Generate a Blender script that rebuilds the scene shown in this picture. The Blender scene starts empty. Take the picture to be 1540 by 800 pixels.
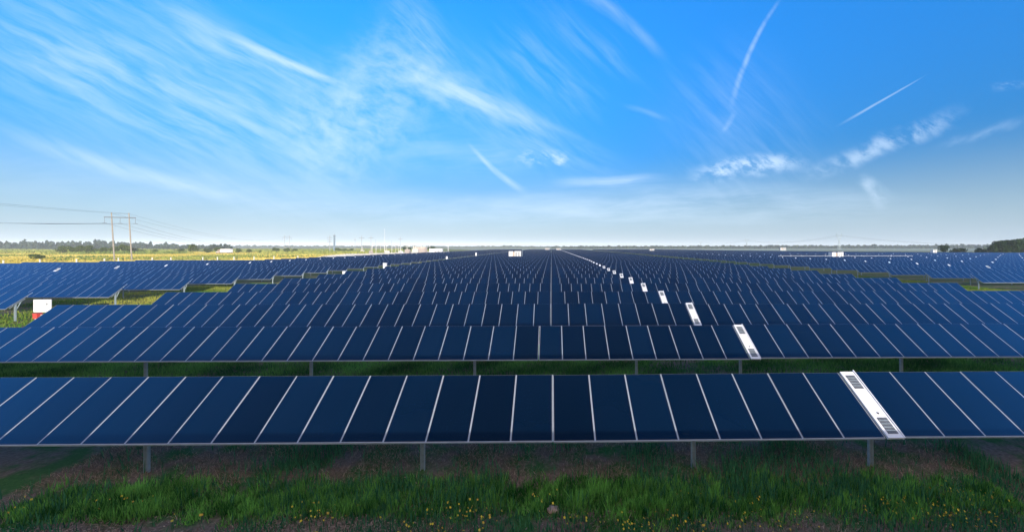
import bpy, math, random
import numpy as np
from mathutils import Vector, Matrix
random.seed(7); rng = np.random.default_rng(11)
sc = bpy.context.scene
COL = sc.collection
R = math.radians

# ------------------------------------------------------------------ camera
F = 600.0; PX = 838.0; PY = 371.0; YAW = 0.0145; CH = 6.85
cam = bpy.data.cameras.new("camera"); co = bpy.data.objects.new("camera", cam); COL.objects.link(co)
cam.sensor_width = 36; cam.lens = F / 1540 * 36
cam.shift_x = -(PX - 770) / 1540; cam.shift_y = -(400 - PY) / 1540
cam.clip_start = 0.1; cam.clip_end = 30000
co.location = (0, 0, CH); co.rotation_euler = (math.pi / 2, 0, -YAW)
sc.camera = co
def ray(px, py):
    a = (px - PX) / F
    return Vector((a * math.cos(YAW) + math.sin(YAW), math.cos(YAW) - a * math.sin(YAW), (PY - py) / F))
def at(px, d, z=0.0):                       # the place on ground depth d seen in column px
    r = ray(px, 371); return Vector((r.x / r.y * d, d, z))

# ------------------------------------------------------------------ materials
def mat(name, col, rough=0.6, metal=0.0, var=0.0, scale=5.0, spec=0.5, bump=0.0):
    m = bpy.data.materials.new(name); m.use_nodes = True
    nt = m.node_tree; b = nt.nodes["Principled BSDF"]
    b.inputs["Base Color"].default_value = (*col, 1); b.inputs["Roughness"].default_value = rough
    b.inputs["Metallic"].default_value = metal; b.inputs["Specular IOR Level"].default_value = spec
    if var or bump:
        tc = nt.nodes.new("ShaderNodeTexCoord"); n = nt.nodes.new("ShaderNodeTexNoise")
        n.inputs["Scale"].default_value = scale; n.inputs["Detail"].default_value = 5
        nt.links.new(tc.outputs["Object"], n.inputs["Vector"])
        if var:
            mp = nt.nodes.new("ShaderNodeMapRange"); mp.inputs[1].default_value = .3; mp.inputs[2].default_value = .7
            mp.inputs[3].default_value = 1 - var; mp.inputs[4].default_value = 1 + var
            nt.links.new(n.outputs[0], mp.inputs[0])
            mx = nt.nodes.new("ShaderNodeVectorMath"); mx.operation = "SCALE"; mx.inputs[0].default_value = col
            nt.links.new(mp.outputs[0], mx.inputs["Scale"]); nt.links.new(mx.outputs[0], b.inputs["Base Color"])
        if bump:
            bp = nt.nodes.new("ShaderNodeBump"); bp.inputs["Strength"].default_value = bump
            nt.links.new(n.outputs[0], bp.inputs["Height"]); nt.links.new(bp.outputs[0], b.inputs["Normal"])
    return m

def glass_mat():
    m = mat("panel_glass", (.003, .010, .028), .16)
    nt = m.node_tree; b = nt.nodes["Principled BSDF"]; L = nt.links
    geo = nt.nodes.new("ShaderNodeNewGeometry")
    oi = nt.nodes.new("ShaderNodeObjectInfo")
    big = nt.nodes.new("ShaderNodeTexNoise"); big.inputs["Scale"].default_value = .35; big.inputs["Detail"].default_value = 4
    L.new(geo.outputs["Position"], big.inputs["Vector"])
    dust = nt.nodes.new("ShaderNodeTexNoise"); dust.inputs["Scale"].default_value = 26; dust.inputs["Detail"].default_value = 3
    L.new(geo.outputs["Position"], dust.inputs["Vector"])
    mr = nt.nodes.new("ShaderNodeMapRange"); mr.inputs[1].default_value = .63; mr.inputs[2].default_value = .78; mr.inputs[3].default_value = 0; mr.inputs[4].default_value = .10
    L.new(dust.outputs[0], mr.inputs[0])
    m2 = nt.nodes.new("ShaderNodeMapRange"); m2.inputs[1].default_value = .35; m2.inputs[2].default_value = .7; m2.inputs[3].default_value = 0; m2.inputs[4].default_value = .25
    L.new(big.outputs[0], m2.inputs[0])
    mx = nt.nodes.new("ShaderNodeMix"); mx.data_type = "RGBA"
    mx.inputs[6].default_value = (.0004, .005, .015, 1); mx.inputs[7].default_value = (.0018, .010, .028, 1)
    L.new(m2.outputs[0], mx.inputs[0])
    rnd = nt.nodes.new("ShaderNodeMapRange"); rnd.inputs[3].default_value = .6; rnd.inputs[4].default_value = 1.6
    L.new(oi.outputs["Random"], rnd.inputs[0])
    sc_ = nt.nodes.new("ShaderNodeVectorMath"); sc_.operation = "SCALE"
    L.new(mx.outputs[2], sc_.inputs[0]); L.new(rnd.outputs[0], sc_.inputs["Scale"])
    mx2 = nt.nodes.new("ShaderNodeMix"); mx2.data_type = "RGBA"; mx2.inputs[7].default_value = (.05, .065, .08, 1)
    L.new(mr.outputs[0], mx2.inputs[0]); L.new(sc_.outputs[0], mx2.inputs[6]); L.new(mx2.outputs[2], b.inputs["Base Color"])
    b.inputs["IOR"].default_value = GLASS_IOR; b.inputs["Specular Tint"].default_value = (.5, .85, 1, 1)
    # coated glass: reflectance climbs with the angle of view
    lw = nt.nodes.new("ShaderNodeLayerWeight"); lw.inputs["Blend"].default_value = .5
    pw = nt.nodes.new("ShaderNodeMath"); pw.operation = "POWER"; pw.inputs[1].default_value = 3.0; L.new(lw.outputs["Facing"], pw.inputs[0])
    ml = nt.nodes.new("ShaderNodeMath"); ml.operation = "MULTIPLY"; ml.inputs[1].default_value = 1.05; L.new(pw.outputs[0], ml.inputs[0])
    gl = nt.nodes.new("ShaderNodeBsdfGlossy"); gl.inputs["Color"].default_value = (.72, .83, .95, 1); gl.inputs["Roughness"].default_value = .22
    ms = nt.nodes.new("ShaderNodeMixShader"); L.new(ml.outputs[0], ms.inputs[0]); L.new(b.outputs[0], ms.inputs[1]); L.new(gl.outputs[0], ms.inputs[2])
    L.new(ms.outputs[0], nt.nodes["Material Output"].inputs[0])
    return m
GLASS_IOR = 1.33
M = {}
M["glass"] = glass_mat()
M["seam"] = mat("pale_aluminium", (.29, .295, .32), .55, .0, .12, 3)
M["steel"] = mat("galvanised_steel", (.36, .42, .44), .5, .35, .2, 6)
M["white"] = mat("white_paint", (.68, .67, .68), .5, 0, .05, 4)
M["grille"] = mat("dark_grille", (.07, .07, .08), .6)
M["cream"] = mat("cream_paint", (.72, .68, .60), .6, 0, .08, 1)
M["tan"] = mat("tan_wall", (.45, .36, .30), .7, 0, .1, 1)
M["red"] = mat("red_paint", (.55, .06, .05), .5)
M["grey"] = mat("grey_paint", (.22, .24, .26), .6, 0, .1, 2)
M["dark"] = mat("dark_rubber", (.02, .02, .022), .8)
M["wood"] = mat("weathered_pole", (.27, .24, .20), .8, 0, .2, 2)
M["towerblue"] = mat("slate_tower_paint", (.17, .23, .29), .6)
M["wire"] = mat("cable_metal", (.16, .17, .19), .6)
M["bark"] = mat("bark", (.10, .075, .05), .9, 0, .3, 4)
M["rock"] = mat("pale_stone", (.34, .22, .15), .9, 0, .3, 6, bump=.5)

def leaf_mat(name, c1, c2):
    m = mat(name, c1, .75, spec=.2); nt = m.node_tree; b = nt.nodes["Principled BSDF"]
    a = nt.nodes.new("ShaderNodeAttribute"); a.attribute_name = "tone"
    mx = nt.nodes.new("ShaderNodeMix"); mx.data_type = "RGBA"
    mx.inputs[6].default_value = (*c1, 1); mx.inputs[7].default_value = (*c2, 1)
    nt.links.new(a.outputs["Fac"], mx.inputs[0]); nt.links.new(mx.outputs[2], b.inputs["Base Color"])
    tr = nt.nodes.new("ShaderNodeBsdfTranslucent"); nt.links.new(mx.outputs[2], tr.inputs[0])
    ms = nt.nodes.new("ShaderNodeMixShader"); ms.inputs[0].default_value = .3
    out = nt.nodes["Material Output"]
    nt.links.new(b.outputs[0], ms.inputs[1]); nt.links.new(tr.outputs[0], ms.inputs[2]); nt.links.new(ms.outputs[0], out.inputs[0])
    return m
M["leaf_dark"] = leaf_mat("dark_foliage", (.012, .042, .011), (.042, .095, .024))
M["leaf_mid"] = leaf_mat("mid_foliage", (.035, .075, .016), (.12, .15, .03))
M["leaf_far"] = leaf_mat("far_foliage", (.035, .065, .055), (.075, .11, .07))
M["grass"] = leaf_mat("green_grass", (.008, .085, .005), (.24, .54, .08))
M["weed"] = leaf_mat("dark_weed", (.010, .08, .03), (.08, .26, .09))
M["dry"] = leaf_mat("dry_stalk", (.15, .085, .05), (.56, .38, .26))
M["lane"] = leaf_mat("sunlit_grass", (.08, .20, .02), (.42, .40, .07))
M["yellow"] = mat("yellow_petals", (.78, .56, .03), .7)
M["orange"] = mat("orange_petals", (.60, .36, .03), .7)

def ground_mat():
    m = mat("ground_soil_and_grass", (.1, .1, .05), .95, spec=.1); nt = m.node_tree; L = nt.links; b = nt.nodes["Principled BSDF"]
    g = nt.nodes.new("ShaderNodeNewGeometry")
    def noise(s, d=6, rough=.6):
        n = nt.nodes.new("ShaderNodeTexNoise"); n.inputs["Scale"].default_value = s; n.inputs["Detail"].default_value = d
        n.inputs["Roughness"].default_value = rough; L.new(g.outputs["Position"], n.inputs["Vector"]); return n.outputs[0]
    def rng_(v, a, b_):
        n = nt.nodes.new("ShaderNodeMapRange"); n.inputs[1].default_value = a; n.inputs[2].default_value = b_; L.new(v, n.inputs[0]); return n.outputs[0]
    def mix(f, c1, c2):
        n = nt.nodes.new("ShaderNodeMix"); n.data_type = "RGBA"
        for i, c in ((6, c1), (7, c2)):
            if isinstance(c, tuple): n.inputs[i].default_value = (*c, 1)
            else: L.new(c, n.inputs[i])
        L.new(f, n.inputs[0]); return n.outputs[2]
    fine = noise(9, 8, .7); mid = noise(.8); big = noise(.03, 5); huge = noise(.006, 4)
    green = mix(rng_(fine, .3, .7), (.02, .07, .012), (.06, .15, .03))
    brown = mix(rng_(fine, .3, .7), (.08, .048, .032), (.30, .20, .14))
    near = mix(rng_(mid, .42, .56), green, brown)
    meadow = mix(rng_(big, .4, .62), (.30, .25, .07), (.13, .18, .035))
    farl = mix(rng_(huge, .42, .6), meadow, (.12, .16, .05))
    ln = nt.nodes.new("ShaderNodeVectorMath"); ln.operation = "LENGTH"; L.new(g.outputs["Position"], ln.inputs[0])
    col = mix(rng_(ln.outputs["Value"], 80, 160), near, farl)
    L.new(col, b.inputs["Base Color"])
    bp = nt.nodes.new("ShaderNodeBump"); bp.inputs["Strength"].default_value = .8; bp.inputs["Distance"].default_value = .08
    L.new(fine, bp.inputs["Height"]); L.new(bp.outputs[0], b.inputs["Normal"])
    return m

# ------------------------------------------------------------------ mesh helpers
class MB:
    def __init__(s): s.v = []; s.f = []; s.m = []
    def box(s, x0, x1, y0, y1, z0, z1, mi=0, T=None):
        b = len(s.v); p = [(x, y, z) for z in (z0, z1) for y in (y0, y1) for x in (x0, x1)]
        s.v += [tuple(T @ Vector(q)) for q in p] if T else p
        s.f += [tuple(b + i for i in q) for q in ((0, 2, 3, 1), (4, 5, 7, 6), (0, 1, 5, 4), (2, 6, 7, 3), (0, 4, 6, 2), (1, 3, 7, 5))]; s.m += [mi] * 6
        return s
    def tube(s, pts, r0, r1=None, n=6, mi=0, cap=True):
        r1 = r0 if r1 is None else r1; pts = [Vector(p) for p in pts]; b = len(s.v); k = len(pts)
        for i, p in enumerate(pts):
            t = (pts[min(i + 1, k - 1)] - pts[max(i - 1, 0)]).normalized()
            a = t.cross(Vector((0, 0, 1))) if abs(t.z) < .9 else t.cross(Vector((1, 0, 0)))
            a.normalize(); c = t.cross(a); r = r0 + (r1 - r0) * i / (k - 1)
            for j in range(n):
                th = 2 * math.pi * j / n; s.v.append(tuple(p + a * r * math.cos(th) + c * r * math.sin(th)))
        for i in range(k - 1):
            for j in range(n):
                s.f.append((b + i * n + j, b + i * n + (j + 1) % n, b + (i + 1) * n + (j + 1) % n, b + (i + 1) * n + j)); s.m.append(mi)
        if cap:
            s.f += [tuple(b + j for j in reversed(range(n))), tuple(b + (k - 1) * n + j for j in range(n))]; s.m += [mi, mi]
        return s
    def mesh(s, name, mats):
        me = bpy.data.meshes.new(name); me.from_pydata(s.v, [], s.f)
        for x in mats: me.materials.append(M[x] if isinstance(x, str) else x)
        me.polygons.foreach_set("material_index", s.m); me.update(); return me
    def build(s, name, mats, parent=None, loc=None):
        return link(name, s.mesh(name, mats if isinstance(mats, (list, tuple)) else [mats]), parent, loc)
def link(name, data, parent=None, loc=None):
    o = bpy.data.objects.new(name, data); COL.objects.link(o)
    if parent: o.parent = parent
    if loc is not None: o.location = loc
    return o
def tag(o, label=None, cat=None, group=None, kind=None):
    for k, v in (("label", label), ("category", cat), ("group", group), ("kind", kind)):
        if v: o[k] = v
    return o
def thing(name, label, cat, loc, rz=0, group=None):
    o = link(name, None, None, loc); o.rotation_euler = (0, 0, rz); return tag(o, label, cat, group)
def quadmesh(name, P, tone, m):             # P: (n,4,3) numpy quads, tone: (n,)
    n = len(P); me = bpy.data.meshes.new(name); me.vertices.add(n * 4); me.loops.add(n * 4); me.polygons.add(n)
    me.vertices.foreach_set("co", P.reshape(-1)); me.loops.foreach_set("vertex_index", np.arange(n * 4))
    me.polygons.foreach_set("loop_start", np.arange(n) * 4)
    at_ = me.attributes.new("tone", "FLOAT", "POINT"); at_.data.foreach_set("value", np.repeat(tone, 4).astype(np.float32))
    me.materials.append(M[m]); me.update(); me.validate(); return me

def blades(cx, cy, h, w, lean=.35, z=0):    # grass blades as narrow tapering quads
    n = len(cx); a = rng.uniform(0, np.pi, n); dx = np.cos(a) * w / 2; dy = np.sin(a) * w / 2
    lx = rng.normal(0, lean, n) * h; ly = rng.normal(0, lean, n) * h
    P = np.zeros((n, 4, 3)); P[:, 0] = np.stack([cx - dx, cy - dy, np.full(n, z)], 1); P[:, 1] = np.stack([cx + dx, cy + dy, np.full(n, z)], 1)
    P[:, 2] = np.stack([cx + dx * .25 + lx, cy + dy * .25 + ly, z + h], 1); P[:, 3] = np.stack([cx - dx * .25 + lx, cy - dy * .25 + ly, z + h], 1)
    return P
def noise2(x, y, s, seed):                  # cheap smooth value field for clumping
    r = np.random.default_rng(seed); v = np.zeros_like(x)
    for k in range(7):
        a = r.uniform(0, 2 * np.pi); f = s * r.uniform(.5, 2.2); v += np.sin((x * np.cos(a) + y * np.sin(a)) * f + r.uniform(0, 6.28))
    return v / 7 * 1.9

# ------------------------------------------------------------------ solar tables
PITCH = 8.3; D0 = 11.5; Z1 = 1.24; DY = 1.935; DZ = 1.30
TILT = math.atan2(DZ, DY); SL = math.hypot(DY, DZ); ST = .036
def rowd(k): return D0 + PITCH * k
TM = Matrix.Translation((0, 0, Z1)) @ Matrix.Rotation(TILT, 4, "X")   # slope frame: x along, y up the slope, z normal
_cache = {}
def panel_mesh(w, s=.024):
    key = ("panel", round(w, 3), s)
    if key not in _cache:
        b = MB()
        b.box(0, w, 0, SL, -ST, 0, 1)
        # glass, set 3 mm proud, in four thin stacked lites
        b.box(s, w - s, .028, SL - .006, .0005, .004, 0)
        for j in (1, 2, 3): b.box(s, w - s, SL * j / 4 - .003, SL * j / 4 + .003, .0042, .0047, 0)
        _cache[key] = b.mesh("solar_panel", ["glass", "seam", "grille"])
    return _cache[key]
def post_mesh():
    if "post" not in _cache:
        b = MB(); zt = Z1 + DZ * .42 - .06
        # C-section pile: web and two flanges, with a slanted head bracket
        b.box(-.062, -.053, -.05, .05, -.1, zt); b.box(.053, .062, -.05, .05, -.1, zt); b.box(-.053, .053, .04, .05, -.1, zt)
        b.box(-.05, .05, -.62, .72, -.16, -.09, 0, Matrix.Translation((0, 0, zt)) @ Matrix.Rotation(TILT, 4, "X"))
        b.tube([(0, 0, .9), (0, .55, Z1 + DZ * .66)], .03)
        _cache["post"] = b.mesh("post", ["steel"])
    return _cache["post"]
def strip_meshes():
    if "strip" not in _cache:
        b = MB(); w = .46; b.box(0, w, -.02, SL + .0, -.02, .05); b.box(w, w + .03, -.03, SL + .05, -.04, .075)
        b.tube([(.23, SL * .33, .05), (.23, SL * .33, .07)], .03, n=8, mi=1)
        s = b.mesh("cover_strip", ["white", "grille"])
        g = MB(); g.box(0, .3, 0, .52, 0, .006, 0)
        for j in range(1, 5): g.box(0, .3, .52 * j / 5 - .008, .52 * j / 5 + .008, .0062, .014, 1)
        for j in range(1, 8): g.box(.3 * j / 8 - .003, .3 * j / 8 + .003, 0, .52, .0062, .010, 1)
        _cache["strip"] = (s, g.mesh("grille", ["grille", "steel"]))
    return _cache["strip"]
def far_mesh(width, npan, strip):
    """one connected table surface for a table too small in view to show parts"""
    key = ("far", round(width, 2), npan, strip)
    if key in _cache: return _cache[key]
    b = MB(); w = width / npan; s = .0135; xs = [0]; kinds = []
    for i in range(npan):
        xs += [i * w + s, (i + 1) * w - s]; kinds += [1, 0]
    xs.append(width); kinds.append(1)
    if strip: xs += [width + .06, width + .40]; kinds += [1, 2]
    rows = [(0, 0), (.03, 0), (SL, 0)]
    base = len(b.v)
    prof = [(0, -ST), (0, 0), (.03, 0), (SL, 0), (SL, -ST)]
    for x in xs:
        for (y, z) in prof: b.v.append(tuple(TM @ Vector((x, y, z + .0))))
    P = len(prof)
    for i, kd in enumerate(kinds):
        for j in range(P - 1):
            a = base + i * P + j; b.f.append((a, a + P, a + P + 1, a + 1)); b.m.append(kd if j == 2 else (2 if kd == 2 else 1))
        a = base + i * P; b.f.append((a, a + P - 1, a + P + P - 1, a + P)); b.m.append(1)
    for i in (0, len(xs) - 1):
        b.f.append(tuple(base + i * P + j for j in (range(P) if i == 0 else reversed(range(P))))); b.m.append(1)
    zt = Z1 + DZ * .42; n = max(2, round(width / 8.35))
    for i in range(n + 1):
        x = .25 + (width - .5) * i / n; b.box(x - .07, x + .07, .8, .9, -.1, zt - .06, 3)
    _cache[key] = b.mesh("solar_table", ["glass", "seam", "white", "steel"]); return _cache[key]

ONES = ["zeroth", "first", "second", "third", "fourth", "fifth", "sixth", "seventh", "eighth", "ninth", "tenth", "eleventh", "twelfth", "thirteenth",
        "fourteenth", "fifteenth", "sixteenth", "seventeenth", "eighteenth", "nineteenth", "twentieth"]
def near_table(x0, width, k, npan, strip, label, group, dz=0, roll=0, tw=0, posts=True):
    d = rowd(k); t = thing("solar_table", label, "solar table", (x0, d, dz), 0, group)
    t.rotation_euler = (0, -roll, 0)
    w = width / npan; pm = panel_mesh(w, .024 if k < 1 else .023 if k < 3 else .019)
    rot = Matrix.Translation((0, 0, Z1)) @ Matrix.Rotation(TILT, 4, "X")
    for i in range(npan):
        p = link("solar_panel", pm, t, (i * w, 0, Z1 + random.uniform(-.004, .004))); p.rotation_euler = (TILT + random.uniform(-.004, .004), 0, 0)
    b = MB(); b.box(0.02, width - .02, -.004, .03, -ST - .022, -ST - .004, 0, TM); b.build("bottom_rail", "steel", t)
    b = MB(); b.box(0.02, width - .02, SL * .25, SL * .25 + .06, -ST - .09, -ST - .004, 0, TM); b.box(0.02, width - .02, SL * .78, SL * .78 + .06, -ST - .09, -ST - .004, 0, TM)
    b.build("purlin", "steel", t)
    return t
def add_strip(t, x):
    s, g = strip_meshes(); o = link("cover_strip", s, t, (x, 0, Z1)); o.rotation_euler = (TILT, 0, 0)
    for y in (SL * .045, SL * .71):
        q = link("grille", g, o, (.085, y, .0515))
    return o
def add_posts(t, xs, x0):
    for x in xs: link("post", post_mesh(), t, (x - x0, DY * .42, -t.location.z))

CXS = 9.80
def left_edge(k):      # outer end of the block by the power poles
    return -147 if k <= 12 else -135 if k == 13 else -133 if k == 14 else -98 if k < 20 else -96 if k < 40 else -92
def lstrip(k): return max(-97 + 2.6 * max(0, k - 8) if k < 12 else -84.5 + .12 * (k - 12), -97) if k < 40 else -81
def right_edge(d):
    if d <= 288: return 1e9
    return np.interp(d, [288, 344, 470, 645, 760], [345, 268, 213, 185, 150])
specs = []             # x0, width, k, strip, block, piece
KMAX = 78
for k in range(-2, KMAX):
    d = rowd(k); jx = .1 * math.sin(k * 2.3)
    cs = CXS + .17 * max(0, min(k, 14))
    nl = 30; pl = 1.222 if k == 0 else 1.217
    specs.append((-36.5 + jx * .5, (-.06) - (-36.5) - jx * .5 + (.1 if k == 0 else -.6 if k == 1 else 0), k, False, "C", 0))
    xb = (.06 if k == 0 else -.62 if k == 1 else -.02)
    specs.append((xb, cs - .04 - xb + (.5 if k < 0 else 0), k, True, "C", 1))
    specs.append((cs + .50, 48.1 - cs - .5, k, False, "C", 2))
for k in range(3, KMAX):
    d = rowd(k); e = left_edge(k); s = lstrip(k); r = -48.9 + min(1.2, .09 * (k - 3))
    if k < 7: specs.append((s, r - s, k, False, "L", 0)); continue
    specs.append((s + .5, r - s - .5, k, False, "L", 0))
    specs.append((max(e, s - 36.5), s - .04 - max(e, s - 36.5), k, True, "L", 1))
    if k >= 10 and e < s - 37: specs.append((e, s - 36.6 - e, k, False, "L", 2))
for k in range(6, KMAX):
    d = rowd(k); xmax = min(1.2 * d + 4, right_edge(d)); x = 67.4; j = 0
    xs_ = 98.2 - .28 * (k - 6) if k < 24 else 93
    while x < xmax - 6:
        e = xs_ + 30 * j
        if e > right_edge(d): e = right_edge(d)
        if e - x > 3: specs.append((x, e - x - .04, k, e < right_edge(d) - 1 and k < 30, "R", j))
        x = e + .5; j += 1
def size(sp):
    x0, w, k, st, b, j = sp; d = rowd(k)
    if k < 0: return 1e9
    lo, hi = at(-10, d).x, at(1550, d).x; v = max(0, min(x0 + w, hi) - max(x0, lo)); 
    if k <= 9: return 1e6 * v
    return v * 600 / d * 1300 / d / d * 20
specs = [s for s in specs if size(s) > 0]
order = sorted(range(len(specs)), key=lambda i: -size(specs[i])); indiv = set(order[:296])
GR = {"C": "solar tables of the centre block", "L": "solar tables of the block by the power poles", "R": "solar tables of the block by the tree clump"}
sidec = ["long navy solar table on the power-pole side", "short navy solar table ending in white cover strip", "long navy solar table on tree-clump side of white strips"]
sidel = ["blue solar table at lane end, power-pole block", "blue solar table past the white strips, power-pole block", "outermost blue solar table of the power-pole block"]
far = []; first = {"C": 0, "L": 3, "R": 6}
for i, sp in enumerate(specs):
    x0, w, k, st, b, j = sp; d = rowd(k)
    dz = random.uniform(-.035, .035) if k > 1 else 0; roll = 0
    if b == "C" and j == 2 and k in (0, 1): dz = .05
    if b == "C" and j == 1 and k == 0: roll = .004; dz = -.01
    n = max(1, round(w / 1.217))
    if i not in indiv: far.append((x0, w, n, st, d, dz)); continue
    o = k - first[b] + 1
    if k < 0: lab = ("low " if k == -2 else "") + f"dark solar table {'under' if k == -1 else 'behind'} the viewpoint, {['power-pole side', 'middle', 'tree-clump side'][j]}"
    elif b == "R":
        lab = (f"blue solar table, tree-clump block, {ONES[o]} row back, {ONES[j+1]} from lane") if o <= 20 else "thin far solar table of the tree-clump block past its twentieth row"
    else:
        s_ = (sidec if b == "C" else sidel)[j]
        lab = f"{s_}, {ONES[o]} row back" if o <= 20 else ("thin far solar table in the centre block past its twentieth row" if b == "C" else "thin far solar table in the power-pole block past its twentieth row")
    if k < 0 or k <= (9 if b == "C" else 9):
        if k < 0:
            t = link("solar_table", far_mesh(w, n, False), None, (x0, d, 0)); tag(t, lab, "solar table", GR[b]); continue
        t = near_table(x0, w, k, n, st, lab, GR[b], dz, roll)
        if st: add_strip(t, w + .045)
        if b == "C":
            ps = [-12.3 - 8.35 * q for q in range(3)] + [-3.95] if j == 0 else [4.4] + ([cs_ + .20] if (cs_ := x0 + w) and k == 0 else [x0 + w - .1]) if j == 1 else [18.3 + 8.3 * q for q in range(4)]
            if k > 0 and j == 0: ps += [-36.2]
            if j == 2: ps += [47.7]
        else:
            m = max(1, round(w / 8.35)); ps = [x0 + .15 + (w - .3) * q / m for q in range(m + 1)]
        add_posts(t, ps, x0)
    else:
        t = link("solar_table", far_mesh(round(w, 1), n, st), None, (x0, d, dz)); tag(t, lab, "solar table", GR[b])
# the rows too far and too many to single out: one mass
V = []; FF = []; MI = []
for (x0, w, n, st, d, dz) in far:
    me = far_mesh(round(w, 0), max(1, round(w / 1.217)), st); b0 = len(V)
    V += [(v.co.x + x0, v.co.y + d, v.co.z + dz) for v in me.vertices]
    for p in me.polygons: FF.append(tuple(b0 + q for q in p.vertices)); MI.append(p.material_index)
b = MB(); b.v = V; b.f = FF; b.m = MI
tag(b.build("distant_solar_rows", ["glass", "seam", "white", "steel"]), "countless thin blue solar rows merging towards the horizon", "solar rows", None, "stuff")

# ------------------------------------------------------------------ ground, far fields
gm = ground_mat()
b = MB(); S = 7000
b.v = [(-S, -400, 0), (S, -400, 0), (S, S, 0), (-S, S, 0)]; b.f = [(0, 1, 2, 3)]; b.m = [0]
tag(b.build("ground", [gm]), kind="structure")
def sheet(name, pts, z, m, label=None):
    b = MB(); b.v = [(p[0], p[1], z) for p in pts]; b.f = [tuple(range(len(pts)))]; b.m = [0]; return tag(b.build(name, [m]), kind="structure")
M["straw"] = leaf_mat("straw_grass", (.46, .36, .06), (.78, .62, .16)); M["greentuft"] = leaf_mat("green_tuft", (.16, .22, .05), (.38, .38, .09))
M["gravelbit"] = leaf_mat("gravel_bits", (.55, .48, .38), (.85, .80, .70))
M["meadow"] = mat("dry_meadow", (.42, .30, .07), .95, 0, .45, .02, .1)
M["track"] = mat("pale_track", (.50, .42, .30), .95, 0, .15, .1, .1)
M["gravelpad"] = mat("substation_gravel", (.55, .50, .42), .95, 0, .15, .05, .1)
M["scrubfield"] = mat("green_scrub_field", (.13, .17, .045), .95, 0, .5, .015, .1)
M["palefield"] = mat("pale_far_field", (.30, .33, .22), .95, 0, .2, .004, .1)
sheet("meadow", [(-1000, 90), (-148, 90), (-100, 150), (-98, 230), (-97, 560), (-900, 560)], .03, M["meadow"])
sheet("scrub_field", [(-1800, 440), (-330, 440), (-260, 700), (-250, 900), (-2300, 900)], .05, M["scrubfield"])
sheet("dirt_track", [(-900, 325), (-300, 325), (-270, 352), (-1000, 352)], .06, M["track"])
sheet("gravel_pad", [(-97.5, 170), (-99, 330), (-92, 560), (-240, 560), (-165, 300), (-118, 200)], .07, M["gravelpad"])
sheet("far_field", [(-150, 770), (160, 765), (900, 300), (2600, 300), (2600, 1500), (-400, 1500)], .09, M["palefield"])

def tufts(name, n, x0, x1, y0, y1, w, h, m, lab, inside, thr=None):
    x = rng.uniform(x0, x1, n); y = y0 + (y1 - y0) * rng.uniform(0, 1, n) ** 1.3; k = inside(x, y)
    if thr is not None: k &= noise2(x, y, *thr[:2]) > thr[2]
    x, y = x[k], y[k]; n = len(x); P = blades(x, y, rng.uniform(.5, 1.2, n) * h, rng.uniform(.5, 1.3, n) * w, .35)
    tag(link(name, quadmesh(name, P, np.clip(.5 + .5 * noise2(x, y * 2.5, .035, 31) + rng.normal(0, .15, n), 0, 1), m)), lab, "grass", None, "stuff")
fe = lambda x, y: x < np.interp(y, [90, 112, 122, 136, 140, 560], [-149, -149, -137, -135, -100, -98])
pad = lambda x, y: (x > np.interp(y, [160, 200, 300, 560], [-112, -122, -170, -245])) & (y > 165)
tufts("meadow_grass", 130000, -900, -96, 100, 560, 1.1, .5, "straw", "sunlit straw-yellow grass of the meadow beyond the panel block", lambda x, y: fe(x, y) & ~pad(x, y) & (x > -1.6 * y))
tufts("scrub_grass", 90000, -1400, -180, 380, 900, 2.4, 2.3, "greentuft", "green scrub growth behind the straw-yellow meadow", lambda x, y: (x < -.30 * y) & (x > -1.6 * y), (.02, 41, .1))
tufts("meadow_scrub", 26000, -900, -110, 200, 420, 1.6, 1.1, "greentuft", "green weeds mixed through the straw-yellow meadow", lambda x, y: fe(x, y) & ~pad(x, y) & (x > -1.6 * y), (.05, 61, .25))
tufts("pad_gravel", 50000, -250, -98, 165, 560, .8, .22, "gravelbit", "pale gravel surfacing of the substation pad", lambda x, y: fe(x, y) & pad(x, y))
# ------------------------------------------------------------------ foreground grass and weeds
def scatter(n, x0, x1, y0, y1):
    return rng.uniform(x0, x1, n), rng.uniform(y0, y1, n)
def stuff(name, parts, m, label, cat):
    P = np.concatenate([p for p, t in parts]); T = np.concatenate([t for p, t in parts])
    return tag(link(name, quadmesh(name, P, T, m)), label, cat, None, "stuff")
x, y = scatter(230000, -14, 12.5, 8.9, 12.1)
band = noise2(x, y, .9, 1) * .3 + noise2(x, y, 3, 2) * .3 + noise2(x, y, 8, 17) * .35
dens = np.clip(1.15 - np.abs(y - 10.75) / .95 + band * .7, 0, 1)
bare = np.exp(-(((x + 5.3) / 1.0) ** 2 + ((y - 9.75) / .28) ** 2)) + np.exp(-(((x + 11.5) / 1.3) ** 2 + ((y - 9.75) / .2) ** 2))
low = np.clip((10.3 - y) * .8, 0, .45)
dens = np.clip(dens * (1 - low) - bare * 1.3, 0, 1)
keep = rng.uniform(0, 1, len(x)) < dens * .55; x, y = x[keep], y[keep]
h = rng.uniform(.08, .24, len(x)) * (1 + .45 * np.clip(noise2(x, y, 1.6, 3), -.5, 1) + .55 * np.clip(noise2(x, y, 9, 16), -.6, 1)) * np.where(y < 10.1, .7, 1)
tone = np.clip(.42 + .28 * noise2(x, y, 3.0, 4) + .34 * noise2(x, y, 11, 5) + .3 * noise2(x, y, 26, 15) + rng.normal(0, .22, len(x)), 0, 1)
stuff("grass", [(blades(x, y, h, rng.uniform(.012, .034, len(x)), .22), tone)], "grass", "band of short green grass in front of the nearest panel row", "grass")
x, y = scatter(46000, -15, 14, 8.9, 13.9)
keep = rng.uniform(0, 1, len(x)) < np.clip(.28 + .6 * noise2(x, y, 1.1, 6) - .22 * (y > 11.6), .03, 1); x, y = x[keep], y[keep]
h = rng.uniform(.12, .42, len(x)) * np.where(y < 10.4, .6, 1.0)
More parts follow.
